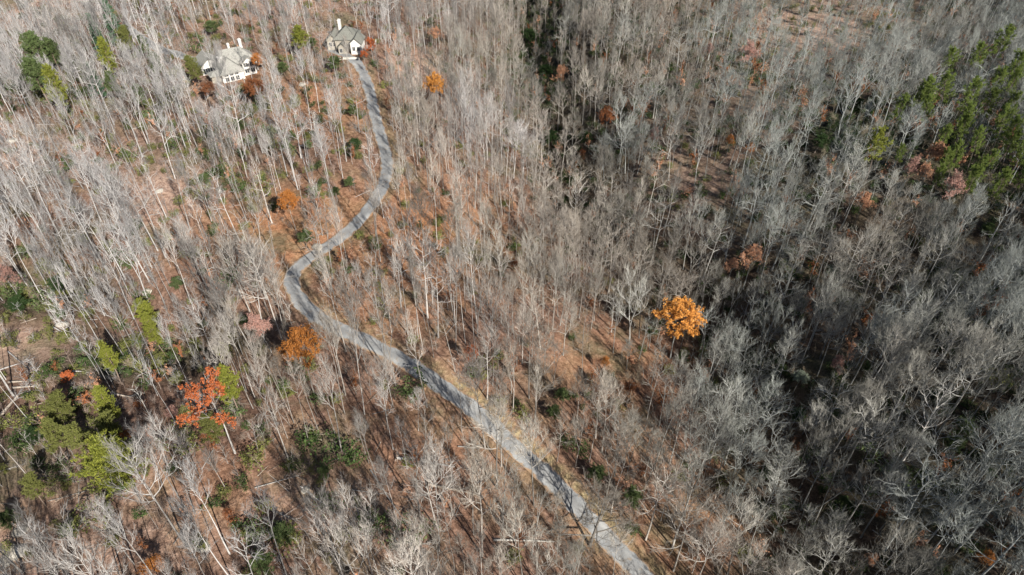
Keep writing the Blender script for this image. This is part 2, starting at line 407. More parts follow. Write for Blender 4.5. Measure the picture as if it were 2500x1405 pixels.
def tuft(Lf, p, d, L, n, wd):
    for k in range(n):
        q = (d * .7 + rv() * .75 + Vector((0, 0, .35))).normalized(); s_ = q.cross(rv()).normalized() * wd * rng.uniform(.6, 1.2)
        o = p + rv() * .12; Lf.face([o - s_, o + s_, o + q * L * rng.uniform(.6, 1.2)])
def conifer(Hh=20, W=3.6, base=.45, shape='round', nb=44, nt_=14, dens=1.0):
    T, Lf = MB(), MB()
    S = branch_pts(Vector((0, 0, -.4)), Vector((0, 0, 1)), Hh, 9, .02 if shape != 'round' else .04, .03)
    T.tube(S, [.24 * (1 - .85 * i / 9) for i in range(9)] + [.02], 6)
    az = 0
    for i in range(nb):
        u = (i + rng.random() * .6) / nb; tt = base + (1 - base) * u; p, _ = at_t(S, min(tt, .995)); az += 2.4 + rng.uniform(-.3, .3)
        if shape == 'round': l = W * (math.sin(math.pi * min(.97, .22 + .75 * u)) ** .6) * rng.uniform(.6, 1.15); an = 78 - 60 * u
        else: l = W * (1.02 - u) ** .85 * rng.uniform(.75, 1.1); an = 92 - 35 * u
        l = max(l, .5)
        B = branch_pts(p, side(Vector((0, 0, 1)), R(an), az), l, 4, .07, .05 if shape == 'round' else -.01)
        T.tube(B, [.06, .045, .035, .025, 0], 3)
        n2 = int((3 + 3.6 * l) * dens)
        for j in range(n2):
            p2, d2 = at_t(B, .25 + .75 * (j + rng.random()) / n2)
            l2 = rng.uniform(.3, .95) * (1 if shape == 'round' else .75) * (.5 + .5 * l / W)
            e = p2 + side(d2, R(rng.uniform(30, 75)), rng.uniform(0, 6.3)) * l2 + Vector((0, 0, .15))
            T.tube([p2, e], [.02, 0], 3)
            tuft(Lf, e, (e - p2).normalized(), .5, nt_, .075); tuft(Lf, p2.lerp(e, .5), (e - p2).normalized(), .42, nt_ // 2, .075)
    return T, Lf
def shrub(h=2.2, w=1.6, nstem=9, nleaf=420, size=.13):
    S, Lf = MB(), MB(); ends = []
    for i in range(nstem):
        B = branch_pts(Vector((rng.gauss(0, .15), rng.gauss(0, .15), -.15)), side(Vector((0, 0, 1)), R(rng.uniform(5, 50)), rng.uniform(0, 6.3)), h * rng.uniform(.6, 1.05), 4, .14, .05)
        S.tube(B, [.035, .028, .02, .014, 0], 3); ends.append(B)
        for j in range(4):
            p, d = at_t(B, rng.uniform(.35, .95)); e = branch_pts(p, side(d, R(rng.uniform(30, 60)), rng.uniform(0, 6.3)), w * .45, 2, .15, .08)
            S.tube(e, [.018, .012, 0], 3); ends.append(e)
    for k in range(nleaf):
        B = rng.choice(ends); p, d = at_t(B, rng.uniform(.4, 1)); c_ = p + rv() * .17; a = rv().normalized(); b_ = a.cross(rv()).normalized(); s_ = size * rng.uniform(.7, 1.4)
        Lf.face([c_ - a * s_, c_ + b_ * s_ * .5, c_ + a * s_, c_ - b_ * s_ * .5])
    return S, Lf
def sapling(h=6, dens=1.0, spread=1.5, stems=1):
    S = MB()
    for q in range(stems):
        P = branch_pts(Vector((0, 0, -.2)), Vector((rng.gauss(0, .25) * (stems > 1), rng.gauss(0, .25) * (stems > 1), 1)), h * rng.uniform(.8, 1), 6, .07, .05)
        S.tube(P, [.055, .05, .042, .035, .028, .02, 0], 4)
        for j in range(int(13 * dens)):
            p, d = at_t(P, .25 + .75 * rng.random())
            B = branch_pts(p, side(Vector((0, 0, 1)), R(rng.uniform(30, 70)), rng.uniform(0, 6.3)), spread * rng.uniform(.5, 1.1), 3, .14, .12)
            S.tube(B, [.024, .019, .015, 0], 3)
            for k in range(6):
                p2, d2 = at_t(B, rng.uniform(.2, 1)); e = p2 + side(d2, R(rng.uniform(20, 60)), rng.uniform(0, 6.3)) * rng.uniform(.35, .8)
                S.tube([p2, e], [.013, 0], 3)
    return S

# kinds of bare tree: (look, parameters, nominal height)
BARE = [
 ('tall bare tree with brush-like crown', dict(Hh=25, base=.56, limbs=12, L1=5.0, ang=40, up=.13, dens=1.0)),
 ('bare tree with broad rounded crown', dict(Hh=20, base=.5, limbs=15, L1=5.6, ang=66, up=.13, r0=.22, dens=1.05)),
 ('bare tree forking into upright stems', dict(Hh=25, base=.56, limbs=12, L1=4.8, ang=42, up=.14, fork=.36, r0=.21, dens=1.0)),
 ('slender bare tree with small crown', dict(Hh=24, base=.68, limbs=9, L1=3.8, ang=44, up=.13, r0=.14)),
 ('bare tree with crooked spreading limbs', dict(Hh=20, base=.5, limbs=9, L1=6.2, ang=66, up=.06, wob=.17, r0=.22, dens=.9)),
 ('bare tree with dense feathery crown', dict(Hh=21, base=.52, limbs=16, L1=5.2, ang=58, up=.15, dens=1.15)),
 ('leaning bare tree with one-sided crown', dict(Hh=24, base=.58, limbs=10, L1=5.0, ang=50, up=.12, lean=.13, r0=.2)),
 ('thin bare tree with sparse crown', dict(Hh=23, base=.6, limbs=8, L1=4.6, ang=50, up=.08, dens=.75, r0=.13)),
]
SRC = bpy.data.collections.new('tree_sources')      # not linked to the scene: shapes scattered by the two mass objects
bare_parts = []
def join(A, B, m1):
    J = MB(); J.v = list(A.v) + list(B.v); n = len(A.v)
    J.f = list(A.f) + [tuple(i + n for i in f) for f in B.f]; J.m = [0] * len(A.f) + [(m1 if q == 0 else 0) if m1 == 1 else m1 for q in B.m]; return J
def source_coll(name, meshes):
    c_ = bpy.data.collections.new(name)
    for i, e in enumerate(meshes):
        c_.objects.link(bpy.data.objects.new('%s_%s' % (name, chr(97 + i)), e))
    return c_
full = []
for look, kw in BARE:
    T, C, _ = bare_tree(**kw)
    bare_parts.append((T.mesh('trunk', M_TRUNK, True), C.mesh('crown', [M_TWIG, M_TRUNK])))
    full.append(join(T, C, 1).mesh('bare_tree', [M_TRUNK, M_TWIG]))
for kw in (dict(Hh=18, base=.45, limbs=8, L1=5.2, ang=62, up=.06, wob=.24, dens=.7, r0=.28), dict(Hh=20, base=.3, limbs=14, L1=4.6, ang=52, up=.14, dens=.9), dict(Hh=22, base=.5, limbs=10, L1=7, ang=72, up=.09, wob=.16, dens=.9, r0=.3), dict(Hh=21, base=.45, limbs=8, L1=6.2, ang=60, up=.05, wob=.2, dens=.75), dict(Hh=21, base=.38, limbs=15, L1=5.9, ang=62, up=.14, dens=1.1), dict(Hh=22, base=.42, limbs=14, L1=6, ang=56, up=.16, fork=.3)):
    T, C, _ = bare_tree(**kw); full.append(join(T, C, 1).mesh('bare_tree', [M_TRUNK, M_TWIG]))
C_BARE = source_coll('bare_tree_shapes', full)

# ------------------------------------------------------------------ label maker: each thing is named from the nearest landmark
MARKS = [(1660, 768, 'the bright amber tree'), (733, 845, 'the round rust-orange tree'), (515, 975, 'the big red-orange tree'),
 (265, 1110, 'the broad yellow-green pine'), (560, 150, 'the large pale house'), (845, 90, 'the smaller grey house'),
 (1060, 205, 'the golden orange tree'), (712, 690, 'the sharp road bend'), (945, 400, 'the upper road curve'),
 (1152, 856, 'the small orange tree'), (1490, 1240, 'the wide roadside tree'), (2150, 350, 'the yellow-tipped pine'),
 (2330, 230, 'the dark pine grove'), (1483, 278, 'the copper-leaved tree'), (1838, 628, 'the tan-leaved tree'),
 (703, 488, 'the orange slope tree'), (1955, 915, 'the pale fuzzy tree'), (2112, 487, 'the lone peach tree'),
 (40, 1350, 'the pale boulder'), (1030, 1132, 'the long fallen trunk'), (760, 260, 'the bleached gnarled tree'),
 (2500, 1405, 'the lower right corner'), (2500, 650, 'the right edge middle'), (0, 650, 'the left edge middle'),
 (1980, 1405, 'the bottom edge right'), (800, 1405, 'the bottom edge left'), (2250, 1050, 'the dark right-hand slope'),
 (0, 0, 'the upper left corner'), (2500, 0, 'the upper right corner'), (1250, 1405, 'the bottom edge middle'), (1700, 1080, 'the brown right-hand slope')]
DIRS = ['right of', 'above right of', 'above', 'above left of', 'left of', 'below left of', 'below', 'below right of']
ORD = ['nearest', 'second', 'third', 'fourth', 'fifth', 'sixth', 'seventh', 'eighth', 'ninth', 'tenth', 'eleventh', 'twelfth']
PENDING = []
def want_label(o, look, px, py, own=None):
    """own: the landmark this thing is, so that it is not described from itself"""
    o_ = min((m_ for m_ in MARKS if m_[2] != own and math.hypot(px - m_[0], py - m_[1]) > 14), key=lambda m_: math.hypot(px - m_[0], py - m_[1]))
    a = math.atan2(-(py - o_[1]), px - o_[0]); k = int(round(a / (math.pi / 4))) % 8
    PENDING.append((o, look, DIRS[k] + ' ' + o_[2], math.hypot(px - o_[0], py - o_[1])))
def flush_labels():
    cells = {}
    for e in PENDING: cells.setdefault((e[1], e[2]), []).append(e)
    for (look, rel), L in cells.items():
        L.sort(key=lambda e: e[3])
        for i, e in enumerate(L):
            e[0]['label'] = '%s, %s' % (look, rel) if len(L) == 1 else '%s, %s %s' % (look, ORD[min(i, 11)], rel)

# ------------------------------------------------------------------ leafy and evergreen trees seen in the photograph
_cache = {}
def kind_meshes(kind):
    if kind in _cache: return _cache[kind]
    shape, leaf = kind.split('.')
    if shape == 'leafy':
        T, C, L = leafy_tree(21, 5.4, 17, 8, .21, base=.72, ang=74, up=.06, r0=.24); r = (T, C, L, 6.2, 21, .72)
    elif shape == 'thin':
        T, C, L = leafy_tree(19, 5.0, 13, 4, .2, base=.58, ang=60, up=.12, r0=.2); r = (T, C, L, 5.4, 19, .72)
    elif shape == 'clumpy':
        T, C, L = leafy_tree(21, 7.4, 9, 10, .21, base=.64, ang=70, up=.07, r0=.3, dens=.8); r = (T, C, L, 7.4, 21, .75)
    elif shape == 'round':
        T, L = conifer(18, 4.2, .45, 'round', 50); r = (T, None, L, 4.6, 18, .72)
    elif shape == 'tall':
        T, L = conifer(20, 3.0, .4, 'round', 40); r = (T, None, L, 3.3, 20, .7)
    elif shape == 'open':
        T, L = conifer(21, 4.6, .5, 'round', 30, 16, .8); r = (T, None, L, 4.8, 21, .76)
    else:
        T, L = conifer(17, 3.2, .1, 'cone', 70, 12); r = (T, None, L, 3.2, 17, .5)
    lv = np.array(r[2].v); rad = np.hypot(lv[:, 0], lv[:, 1]); r = r[:3] + (float(np.percentile(rad, 93)), r[4], float(np.median(lv[:, 2])) / r[4])
    bark = M_TRUNK if r[1] is not None else M_CBARK
    mm = [('trunk', r[0].mesh('trunk', bark, True))]
    if r[1] is not None:
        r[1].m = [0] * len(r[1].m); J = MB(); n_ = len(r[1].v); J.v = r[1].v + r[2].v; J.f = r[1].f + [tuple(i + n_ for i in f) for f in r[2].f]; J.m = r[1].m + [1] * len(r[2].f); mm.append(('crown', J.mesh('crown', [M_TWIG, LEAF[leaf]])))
    else: mm.append(('crown', r[2].mesh('crown', LEAF[leaf])))
    _cache[kind] = (mm, r[3], r[4], r[5]); return _cache[kind]

SPECIAL = []          # (px, py, radius px, distance) that bare trees must leave in view
SPOTS = []            # ground positions taken
def special(px, py, wpx, kind, look, name, cat, group=None, label=None, hs=1.0, own=None):
    mm, W0, H0, fc = kind_meshes(kind)
    h = H0 * hs
    for _ in range(2):
        x, y, z = g(px, py, h * fc); z = gz(x, y)
        D = proj(x, y, z + h * fc)[2]; wm = wpx * D / F / 2
        s = wm / W0; h = H0 * hs * min(1.25, max(.5, s ** .6))
    e = empty(name, (x, y, z), rng.uniform(0, 6.3), (s, s, h / H0))
    for n_, me_ in mm: ob(n_, me_, e)
    e['category'] = cat
    if group: e['group'] = group
    if label: e['label'] = label
    else: want_label(e, look, px, py, own)
    SPECIAL.append((px, py, wpx * (.5 if cat == 'autumn tree' or own else .45 if px < 1000 else .42), D)); SPOTS.append((x, y)); return e

G1 = 'trees still holding autumn leaves'
AUT = [
 (1660, 768, 106, 'leafy.amber', '', 'large bright amber tree with a full crown in the bare grove', .86, 'the bright amber tree'),
 (733, 845, 88, 'leafy.orange', '', 'round rust-orange tree beside the road, left of its straight stretch', 1.0, 'the round rust-orange tree'),
 (515, 975, 150, 'clumpy.red', '', 'big red-orange tree with separate leaf clumps on spreading limbs', 1.0, 'the big red-orange tree'),
 (1060, 205, 52, 'leafy.amber', '', 'golden orange tree right of the upper road', .9, 'the golden orange tree'),
 (703, 488, 50, 'leafy.orange', '', 'orange tree on the leafy slope above the sharp road bend', .8, 'the orange slope tree'),
 (615, 212, 62, 'leafy.rust', '', 'rust-leaved tree just below the large pale house', .6, None),
 (628, 145, 30, 'leafy.orange', '', 'small orange tree against the right end of the large house', .7, None),
 (906, 110, 26, 'leafy.red', '', 'red-orange tree right of the smaller grey house', .8, None),
 (888, 135, 20, 'leafy.red', '', 'short red tree in front of the smaller grey house', .4, None),
 (1152, 856, 34, 'leafy.red', '', 'small vivid orange tree alone on the dark slope right of the road', .6, 'the small orange tree'),
 (1375, 178, 38, 'thin.peach', 'thin peach-leaved tree', None, .8, None),
 (1483, 278, 44, 'leafy.rust', '', 'copper-leaved tree in the dark ravine wood', .8, 'the copper-leaved tree'),
 (1838, 628, 58, 'thin.peach', '', 'tan-leaved tree, the larger of a touching pair', .9, 'the tan-leaved tree'),
 (1788, 648, 38, 'thin.peach', '', 'small tan-leaved tree, the lesser of a touching pair', .7, None),
 (2112, 487, 42, 'leafy.peach', '', 'lone peach-leaved tree among grey crowns', .8, 'the lone peach tree'),
 (1840, 125, 48, 'thin.pink', 'faded pink-leaved tree', None, .8, None), (1725, 118, 28, 'thin.pink', 'faded pink-leaved tree', None, .7, None),
 (1062, 78, 38, 'thin.peach', 'thin peach-leaved tree', None, .7, None), (2287, 368, 46, 'leafy.peach', 'full peach-leaved tree', None, .8, None),
 (2262, 412, 38, 'thin.peach', 'thin peach-leaved tree', None, .8, None), (2228, 408, 42, 'thin.pink', 'faded pink-leaved tree', None, .8, None),
 (2345, 452, 56, 'thin.pink', 'faded pink-leaved tree', None, .9, None), (2415, 1358, 34, 'thin.orange', 'small tree with scattered orange leaves', None, .6, None),
 (2128, 1357, 34, 'thin.peach', 'thin peach-leaved tree', None, .6, None), (1545, 945, 42, 'thin.rust', 'thin rust-leaved tree', None, .5, None),
 (500, 218, 52, 'thin.rust', 'thin rust-leaved tree', None, .5, None), (1782, 340, 26, 'thin.orange', 'small tree with scattered orange leaves', None, .6, None),
 (1836, 357, 22, 'thin.orange', 'small tree with scattered orange leaves', None, .6, None), (1418, 372, 22, 'thin.rust', 'thin rust-leaved tree', None, .6, None),
 (298, 1056, 32, 'leafy.orange', 'small orange bush-like tree', None, .3, None), (162, 915, 30, 'leafy.red', 'small orange bush-like tree', None, .3, None),
 (640, 792, 66, 'thin.pink', 'faded pink-leaved tree', None, .7, None), (6, 665, 60, 'thin.pink', 'faded pink-leaved tree', None, .8, None),
 (365, 1380, 56, 'thin.orange', 'small tree with scattered orange leaves', None, .4, None), (1600, 330, 34, 'thin.pink', 'faded pink-leaved tree', None, .7, None),
 (345, 985, 34, 'thin.rust', 'thin rust-leaved tree', None, .3, None), (560, 1250, 30, 'thin.rust', 'thin rust-leaved tree', None, .3, None),
 (1250, 640, 30, 'thin.rust', 'thin rust-leaved tree', None, .5, None), (2050, 880, 40, 'thin.pink', 'faded pink-leaved tree', None, .8, None),
 (420, 1010, 40, 'thin.pink', 'faded pink-leaved tree', None, .4, None), (1480, 880, 26, 'thin.orange', 'small tree with scattered orange leaves', None, .5, None),
]
for px, py, wpx, kd, look, lab, hs, own in AUT:
    special(px, py, wpx, kd, look, 'autumn_tree', 'autumn tree', G1, lab, hs, own)
G2 = 'evergreen trees in the wood'
EVG = [
 (265, 1110, 122, 'round.ygreen', 'broad bright yellow-green pine with a full rounded crown', .85, 'the broad yellow-green pine'),
 (2150, 350, 52, 'open.ygreen', 'yellow-tipped pine standing apart left of the dark pines', .9, 'the yellow-tipped pine'),
 (1955, 915, 40, 'leafy.pale', 'pale grey-green fuzzy tree in the dark valley bottom', .6, 'the pale fuzzy tree'),
 (274, 55, 38, 'cone.blue', 'pointed blue-green spruce, topmost of the evergreens at upper left', 1.1, None),
 (240, 102, 34, 'cone.blue', 'pointed blue-green spruce just below the topmost one', 1.0, None),
 (232, 208, 34, 'cone.blue', 'small pointed blue-green spruce, lowest of the three spruces', .8, None),
 (730, 88, 40, 'round.ygreen', 'yellow-green pine left of the smaller grey house', .7, None),
]
EVG2 = {
 'round.olive': [(128, 1000, 84), (125, 1066, 70), (188, 1060, 62), (250, 1045, 74), (520, 1042, 52), (298, 92, 38), (475, 165, 34), (70, 1185, 54)],
 'tall.ygreen': [(258, 868, 40), (258, 980, 46), (555, 938, 58), (262, 132, 38), (135, 205, 48), (350, 765, 50), (372, 800, 40)],
 'round.green': [(75, 115, 66), (125, 122, 46), (85, 176, 64), (265, 200, 36), (338, 228, 32), (515, 60, 36), (350, 105, 26), (380, 150, 36),
                 (760, 96, 26), (820, 150, 42), (1050, 50, 20), (585, 300, 32), (862, 265, 28), (850, 442, 28), (820, 466, 24), (740, 572, 40),
                 (690, 160, 30), (640, 1378, 66), (690, 1298, 62), (790, 1152, 34), (1375, 960, 36), (1455, 1150, 52), (1545, 1215, 56),
                 (2365, 1050, 62), (2330, 1075, 50), (2060, 1225, 34), (1670, 870, 30), (750, 350, 24), (500, 435, 34), (160, 1290, 50), (20, 1265, 50), (600, 780, 30), (430, 690, 34), (2420, 560, 40), (1350, 1000, 40)],
 'open.pine': [(2330, 140, 52), (2440, 100, 58), (2400, 132, 52), (2482, 150, 58), (2240, 236, 48), (2280, 225, 58), (2325, 213, 58),
               (2370, 236, 58), (2405, 252, 54), (2275, 266, 44), (2375, 288, 48), (2470, 202, 44), (2470, 250, 48), (2460, 300, 58),
               (2492, 322, 52), (2195, 262, 42), (2303, 335, 38), (2400, 340, 44), (2322, 392, 42), (2348, 372, 42), (2385, 402, 40),
               (2425, 385, 34), (2380, 432, 52), (2440, 450, 54), (2495, 420, 48), (2300, 425, 34), (2205, 368, 28), (2430, 190, 50), (2350, 310, 44), (2500, 370, 50), (2460, 350, 46)],
 'round.dark': [(1955, 1010, 44), (1350, 330, 34), (90, 1060, 50), (45, 735, 50), (130, 690, 44), (1290, 80, 40), (1330, 170, 36),
                (2090, 250, 40), (2000, 340, 44), (1880, 1150, 40), (860, 352, 36), (1430, 330, 34), (1900, 870, 34)],
}
for px, py, wpx, kd, lab, hs, own in EVG:
    special(px, py, wpx, kd, '', 'evergreen_tree', 'evergreen tree', G2, lab, hs, own)
LOOK = {'round.olive': 'olive-green rounded pine', 'tall.ygreen': 'narrow yellow-green pine', 'round.green': 'short fresh green evergreen',
        'open.pine': 'green pine with an open tufted crown', 'round.dark': 'very dark low evergreen'}
for kd, L in EVG2.items():
    for px, py, wpx in L:
        hs = {'round.olive': .75, 'tall.ygreen': .75, 'round.green': .38, 'open.pine': .95, 'round.dark': .34}[kd] * rng.uniform(.9, 1.1)
        if px < 500 and py < 240: hs = .85
        if kd == 'open.pine': wpx *= .98
        if kd == 'round.olive' and px < 300 and py > 900: wpx *= .82
        if kd == 'round.green': wpx *= .9
        special(px, py, wpx, kd, LOOK[kd], 'evergreen_tree', 'evergreen tree', G2, None, hs)

# ------------------------------------------------------------------ bare wood
def bare_special(px, py, wpx, kw, look, label, W0, mt=M_TRUNK, mc=M_TWIG, base=None, yaw=None):
    T, C, _ = bare_tree(**kw); h = kw['Hh']
    x, y, z = g(*base) if base else g(px, py, h * .7); z = gz(x, y); D = proj(x, y, z + h * .7)[2]; s = wpx * D / F / 2 / W0
    e = empty('bare_tree', (x, y, z), rng.uniform(0, 6.3) if yaw is None else yaw, (s, s, min(1.1, s) if s > .6 else .8))
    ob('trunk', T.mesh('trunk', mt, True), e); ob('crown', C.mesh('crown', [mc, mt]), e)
    tag(e, label, 'bare tree', 'leafless trees of the wood'); SPECIAL.append((px, py, wpx * .3, D)); SPOTS.append((x, y))
bare_special(1490, 1240, 150, dict(Hh=17, base=.2, limbs=17, L1=8.2, ang=66, up=.10, wob=.08, r0=.36, dens=1.5, lean=.28), '', 'wide bare tree with dark trunk leaning over the near road edge', 5.6, base=(1440, 1326), yaw=.3)
bare_special(760, 262, 56, dict(Hh=15, base=.35, limbs=9, L1=5.5, ang=68, up=.08, wob=.28, r0=.4, dens=.5), '', 'bleached gnarled bare tree with thick crooked limbs left of the upper road', 5, M_WHITE, M_WHITE)
bare_special(2300, 975, 130, dict(Hh=24, base=.4, limbs=13, L1=8, ang=52, up=.12, wob=.2, r0=.4), '', 'large pale-limbed bare tree spreading on the dark right slope', 7.5, M_WHITE, M_TWIG)
bare_special(1198, 745, 90, dict(Hh=20, base=.25, limbs=18, L1=6.4, ang=58, up=.16, dens=1.1), '', 'dense round grey bare tree in the middle of the wood', 6.5)
bare_special(1412, 445, 80, dict(Hh=20, base=.3, limbs=17, L1=6, ang=52, up=.2, dens=1.1), '', 'round pale grey bare tree at the edge of the dark ravine', 6.0, M_WHITE, M_TWIG)
bare_special(330, 975 - 20, 60, dict(Hh=14, base=.5, limbs=5, L1=3.4, ang=60, up=.1, wob=.2, dens=.4, r0=.21), '', 'broken pale bare tree left of the big red-orange tree', 4, M_WHITE, M_WHITE)

SPACE = [ (1325, 150, 45, 190, 6.5), (1410, 420, 60, 80, 5.2), (2060, 330, 130, 80, 5.2),  # (px, py, rx, ry, spacing in metres) where the wood is more open
 (60, 380, 150, 60, 9), (400, 480, 110, 70, 9.5), (60, 850, 130, 60, 11), (770, 1210, 150, 70, 11), (1040, 590, 210, 110, 5.6), (760, 560, 200, 90, 5.4), (1490, 930, 130, 100, 4.8), (1760, 240, 260, 130, 4.4),
 (2020, 60, 220, 80, 5.6), (1010, 170, 60, 30, 9), (1050, 1080, 200, 140, 4.6), (180, 1230, 240, 150, 5.2), (150, 1000, 160, 90, 5.6), (560, 150, 90, 60, 9),
 (845, 90, 70, 60, 8.5), (620, 20, 120, 50, 5), (800, 280, 130, 80, 5.4), (420, 900, 150, 80, 4.6), (1700, 1300, 200, 100, 4.2), (60, 30, 120, 40, 8), (1690, 520, 60, 90, 7), (430, 1330, 200, 120, 4.8)]
def spacing(px, py, x):
    r = 2.7 + float(.05 * sstep(1150, 1500, px - .25 * (py - 400)))
    for bx, by, rx, ry, s in SPACE:
        k = math.exp(-((px - bx) / rx) ** 2 - ((py - by) / ry) ** 2); r = max(r, r + (s - r) * min(1, 1.6 * k))
    return r
CLEAR = [(p, 14) for p in ROAD_PX if 150 < p[1] < 300] + [(p, 17) for p in ROAD_PX if 300 <= p[1] < 560] + \
        [(p, 32) for p in ROAD_PX if 600 < p[1] < 760] + [(p, 20) for p in ROAD_PX if 760 <= p[1] < 900] + \
        [(p, 46) for p in ROAD_PX if 900 <= p[1] < 1180] + [(p, 66) for p in ROAD_PX if p[1] >= 1180] + \
        [((400, 480), 46), ((470, 520), 30), ((120, 400), 40), ((30, 370), 30), ((60, 850), 55), ((130, 840), 35), ((770, 1210), 60), ((700, 1180), 40), ((190, 1190), 45), ((100, 1140), 36), ((1010, 165), 24)] + \
        [((560, 150), 50), ((540, 180), 34), ((600, 155), 34), ((470, 150), 30), ((435, 136), 30), ((400, 124), 30)]
grid = {}
def near(x, y, r):
    gx, gy = int(x // 6), int(y // 6); k = int(r // 6) + 1
    for i in range(gx - k, gx + k + 1):
        for j in range(gy - k, gy + k + 1):
            for a in grid.get((i, j), ()):
                if (a[0] - x) ** 2 + (a[1] - y) ** 2 < r * r: return True
    return False
for x, y in SPOTS: grid.setdefault((int(x // 6), int(y // 6)), []).append((x, y))
cand = nrg.random((150000, 2)); cx_ = -260 + 530 * cand[:, 0]; cy_ = -12 + 400 * cand[:, 1]
keep = (np.abs(cx_) < 70 + cy_ * .86 + 40)
cx_, cy_ = cx_[keep], cy_[keep]; cz_ = ground_z(cx_, cy_); rdist = dist_line(cx_, cy_, ROAD); ddist = dist_line(cx_, cy_, DRIVE)
trees = []
for x, y, z, r1, r2 in zip(cx_, cy_, cz_, rdist, ddist):
    x, y, z = float(x), float(y), float(z)
    if r1 < 3.6 or r2 < 3.2: continue
    if math.hypot(x - HOUSE1[0], y - HOUSE1[1]) < 12 or math.hypot(x - HOUSE2[0], y - HOUSE2[1]) < 10: continue
    px, py, D = proj(x, y, z)
    r = spacing(px, py, x)
    if near(x, y, r): continue
    hh = 21.5 * (rng.uniform(.82, 1.15) if rng.random() < .7 else rng.uniform(.45, .85))
    xw = float(.64 + .18 * sstep(1150, 1500, px - .25 * (py - 400)))
    if px > 1250: hh *= .88
    if py < 300: hh *= .86
    cx2, cy2, D2 = proj(x, y, z + hh * .78); crow = 3.6 * xw * F / max(D2, 30); vert = .24 * hh * F / max(D2, 30)
    bad = False
    for (qx, qy), q in CLEAR:
        # crown or stem in front of a stretch that is plainly visible in the photograph
        if abs(cx2 - qx) < q + crow * .45 and qy - q - crow * .3 < cy2 < qy + q and rng.random() < .8: bad = True; break
    if not bad:
        for qx, qy, q, dq in SPECIAL:
            if D2 < dq + 4 and abs(cx2 - qx) < q + crow * .5 and abs(cy2 - qy) < q * .8 + vert * .7: bad = True; break
            if D2 < dq and abs(px + (cx2 - px) * .6 - qx) < q * .6 and cy2 < qy < py and rng.random() < .5: bad = True; break
    if bad: continue
    grid.setdefault((int(x // 6), int(y // 6)), []).append((x, y))
    kpool = [0, 0, 2, 3, 3, 7, 5, 6, 1, 4, 7] if px < 1250 else [1, 1, 4, 5, 5, 1, 2, 1, 4, 5, 6]
    trees.append((D2, x, y, z, rng.choice(kpool), hh, cx2, cy2, xw))
trees.sort()
ind = [t_ for t_ in trees if -10 < t_[6] < 2510 and 5 < t_[7] < 1400][:294]
iset = set(id(t_) for t_ in ind); rest = [t_ for t_ in trees if id(t_) not in iset]
for D2, x, y, z, k, hh, cx2, cy2, xw in ind:
    s = hh / BARE[k][1]['Hh']
    e = empty('bare_tree', (x, y, z), rng.uniform(0, 6.3), (s * xw * rng.uniform(.85, 1.15),) * 2 + (s,), (rng.gauss(0, .035), rng.gauss(0, .035)))
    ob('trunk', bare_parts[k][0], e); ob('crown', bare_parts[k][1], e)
    e['category'] = 'bare tree'; e['group'] = 'leafless trees of the wood'
    want_label(e, BARE[k][0], cx2, cy2)

def scatter(name, pts, coll, label, cat, kind='stuff'):
    """one mass object: points (x, y, z, idx, yaw, tilt, sx, sz) that carry copies of the shapes in coll"""
    e = bpy.data.meshes.new(name); e.from_pydata([p[:3] for p in pts], [], [])
    for an, ty in (('idx', 'INT'), ('rot', 'FLOAT_VECTOR'), ('scl', 'FLOAT_VECTOR')): e.attributes.new(an, ty, 'POINT')
    e.attributes['idx'].data.foreach_set('value', [int(p[3]) for p in pts])
    e.attributes['rot'].data.foreach_set('vector', np.array([(p[5], 0, p[4]) for p in pts], float).ravel())
    e.attributes['scl'].data.foreach_set('vector', np.array([(p[6], p[6], p[7]) for p in pts], float).ravel())
    o = ob(name, e); tg = bpy.data.node_groups.new(name, 'GeometryNodeTree')
    tg.interface.new_socket('Geometry', in_out='INPUT', socket_type='NodeSocketGeometry')
    tg.interface.new_socket('Geometry', in_out='OUTPUT', socket_type='NodeSocketGeometry')
    gi, go = tg.nodes.new('NodeGroupInput'), tg.nodes.new('NodeGroupOutput')
    ci = tg.nodes.new('GeometryNodeCollectionInfo'); ci.inputs['Collection'].default_value = coll
    ci.inputs['Separate Children'].default_value = True; ci.inputs['Reset Children'].default_value = True
    ip = tg.nodes.new('GeometryNodeInstanceOnPoints'); ip.inputs['Pick Instance'].default_value = True
    def na(nm, dt):
        q = tg.nodes.new('GeometryNodeInputNamedAttribute'); q.data_type = dt; q.inputs['Name'].default_value = nm
        return q.outputs['Attribute']
    tg.links.new(gi.outputs[0], ip.inputs['Points']); tg.links.new(ci.outputs[0], ip.inputs['Instance'])
    tg.links.new(na('idx', 'INT'), ip.inputs['Instance Index'])
    er = tg.nodes.new('FunctionNodeEulerToRotation'); tg.links.new(na('rot', 'FLOAT_VECTOR'), er.inputs[0])
    tg.links.new(er.outputs[0], ip.inputs['Rotation'])
    tg.links.new(na('scl', 'FLOAT_VECTOR'), ip.inputs['Scale']); tg.links.new(ip.outputs[0], go.inputs[0])
    o.modifiers.new('scatter', 'NODES').node_group = tg
    return tag(o, label, cat, None, kind)
scatter('bare_woodland', [(x, y, z, (k if rng.random() < .5 else rng.choice((8, 9, 10, 11, 12, 13, 10, 11))), rng.uniform(0, 6.3), rng.gauss(0, .04), hh / 24 * xw * rng.uniform(.75, 1.2), hh / 24)
                          for D2, x, y, z, k, hh, a_, b_, xw in rest], C_BARE,
        'mass of leafless grey trees covering the farther slopes', 'woodland')

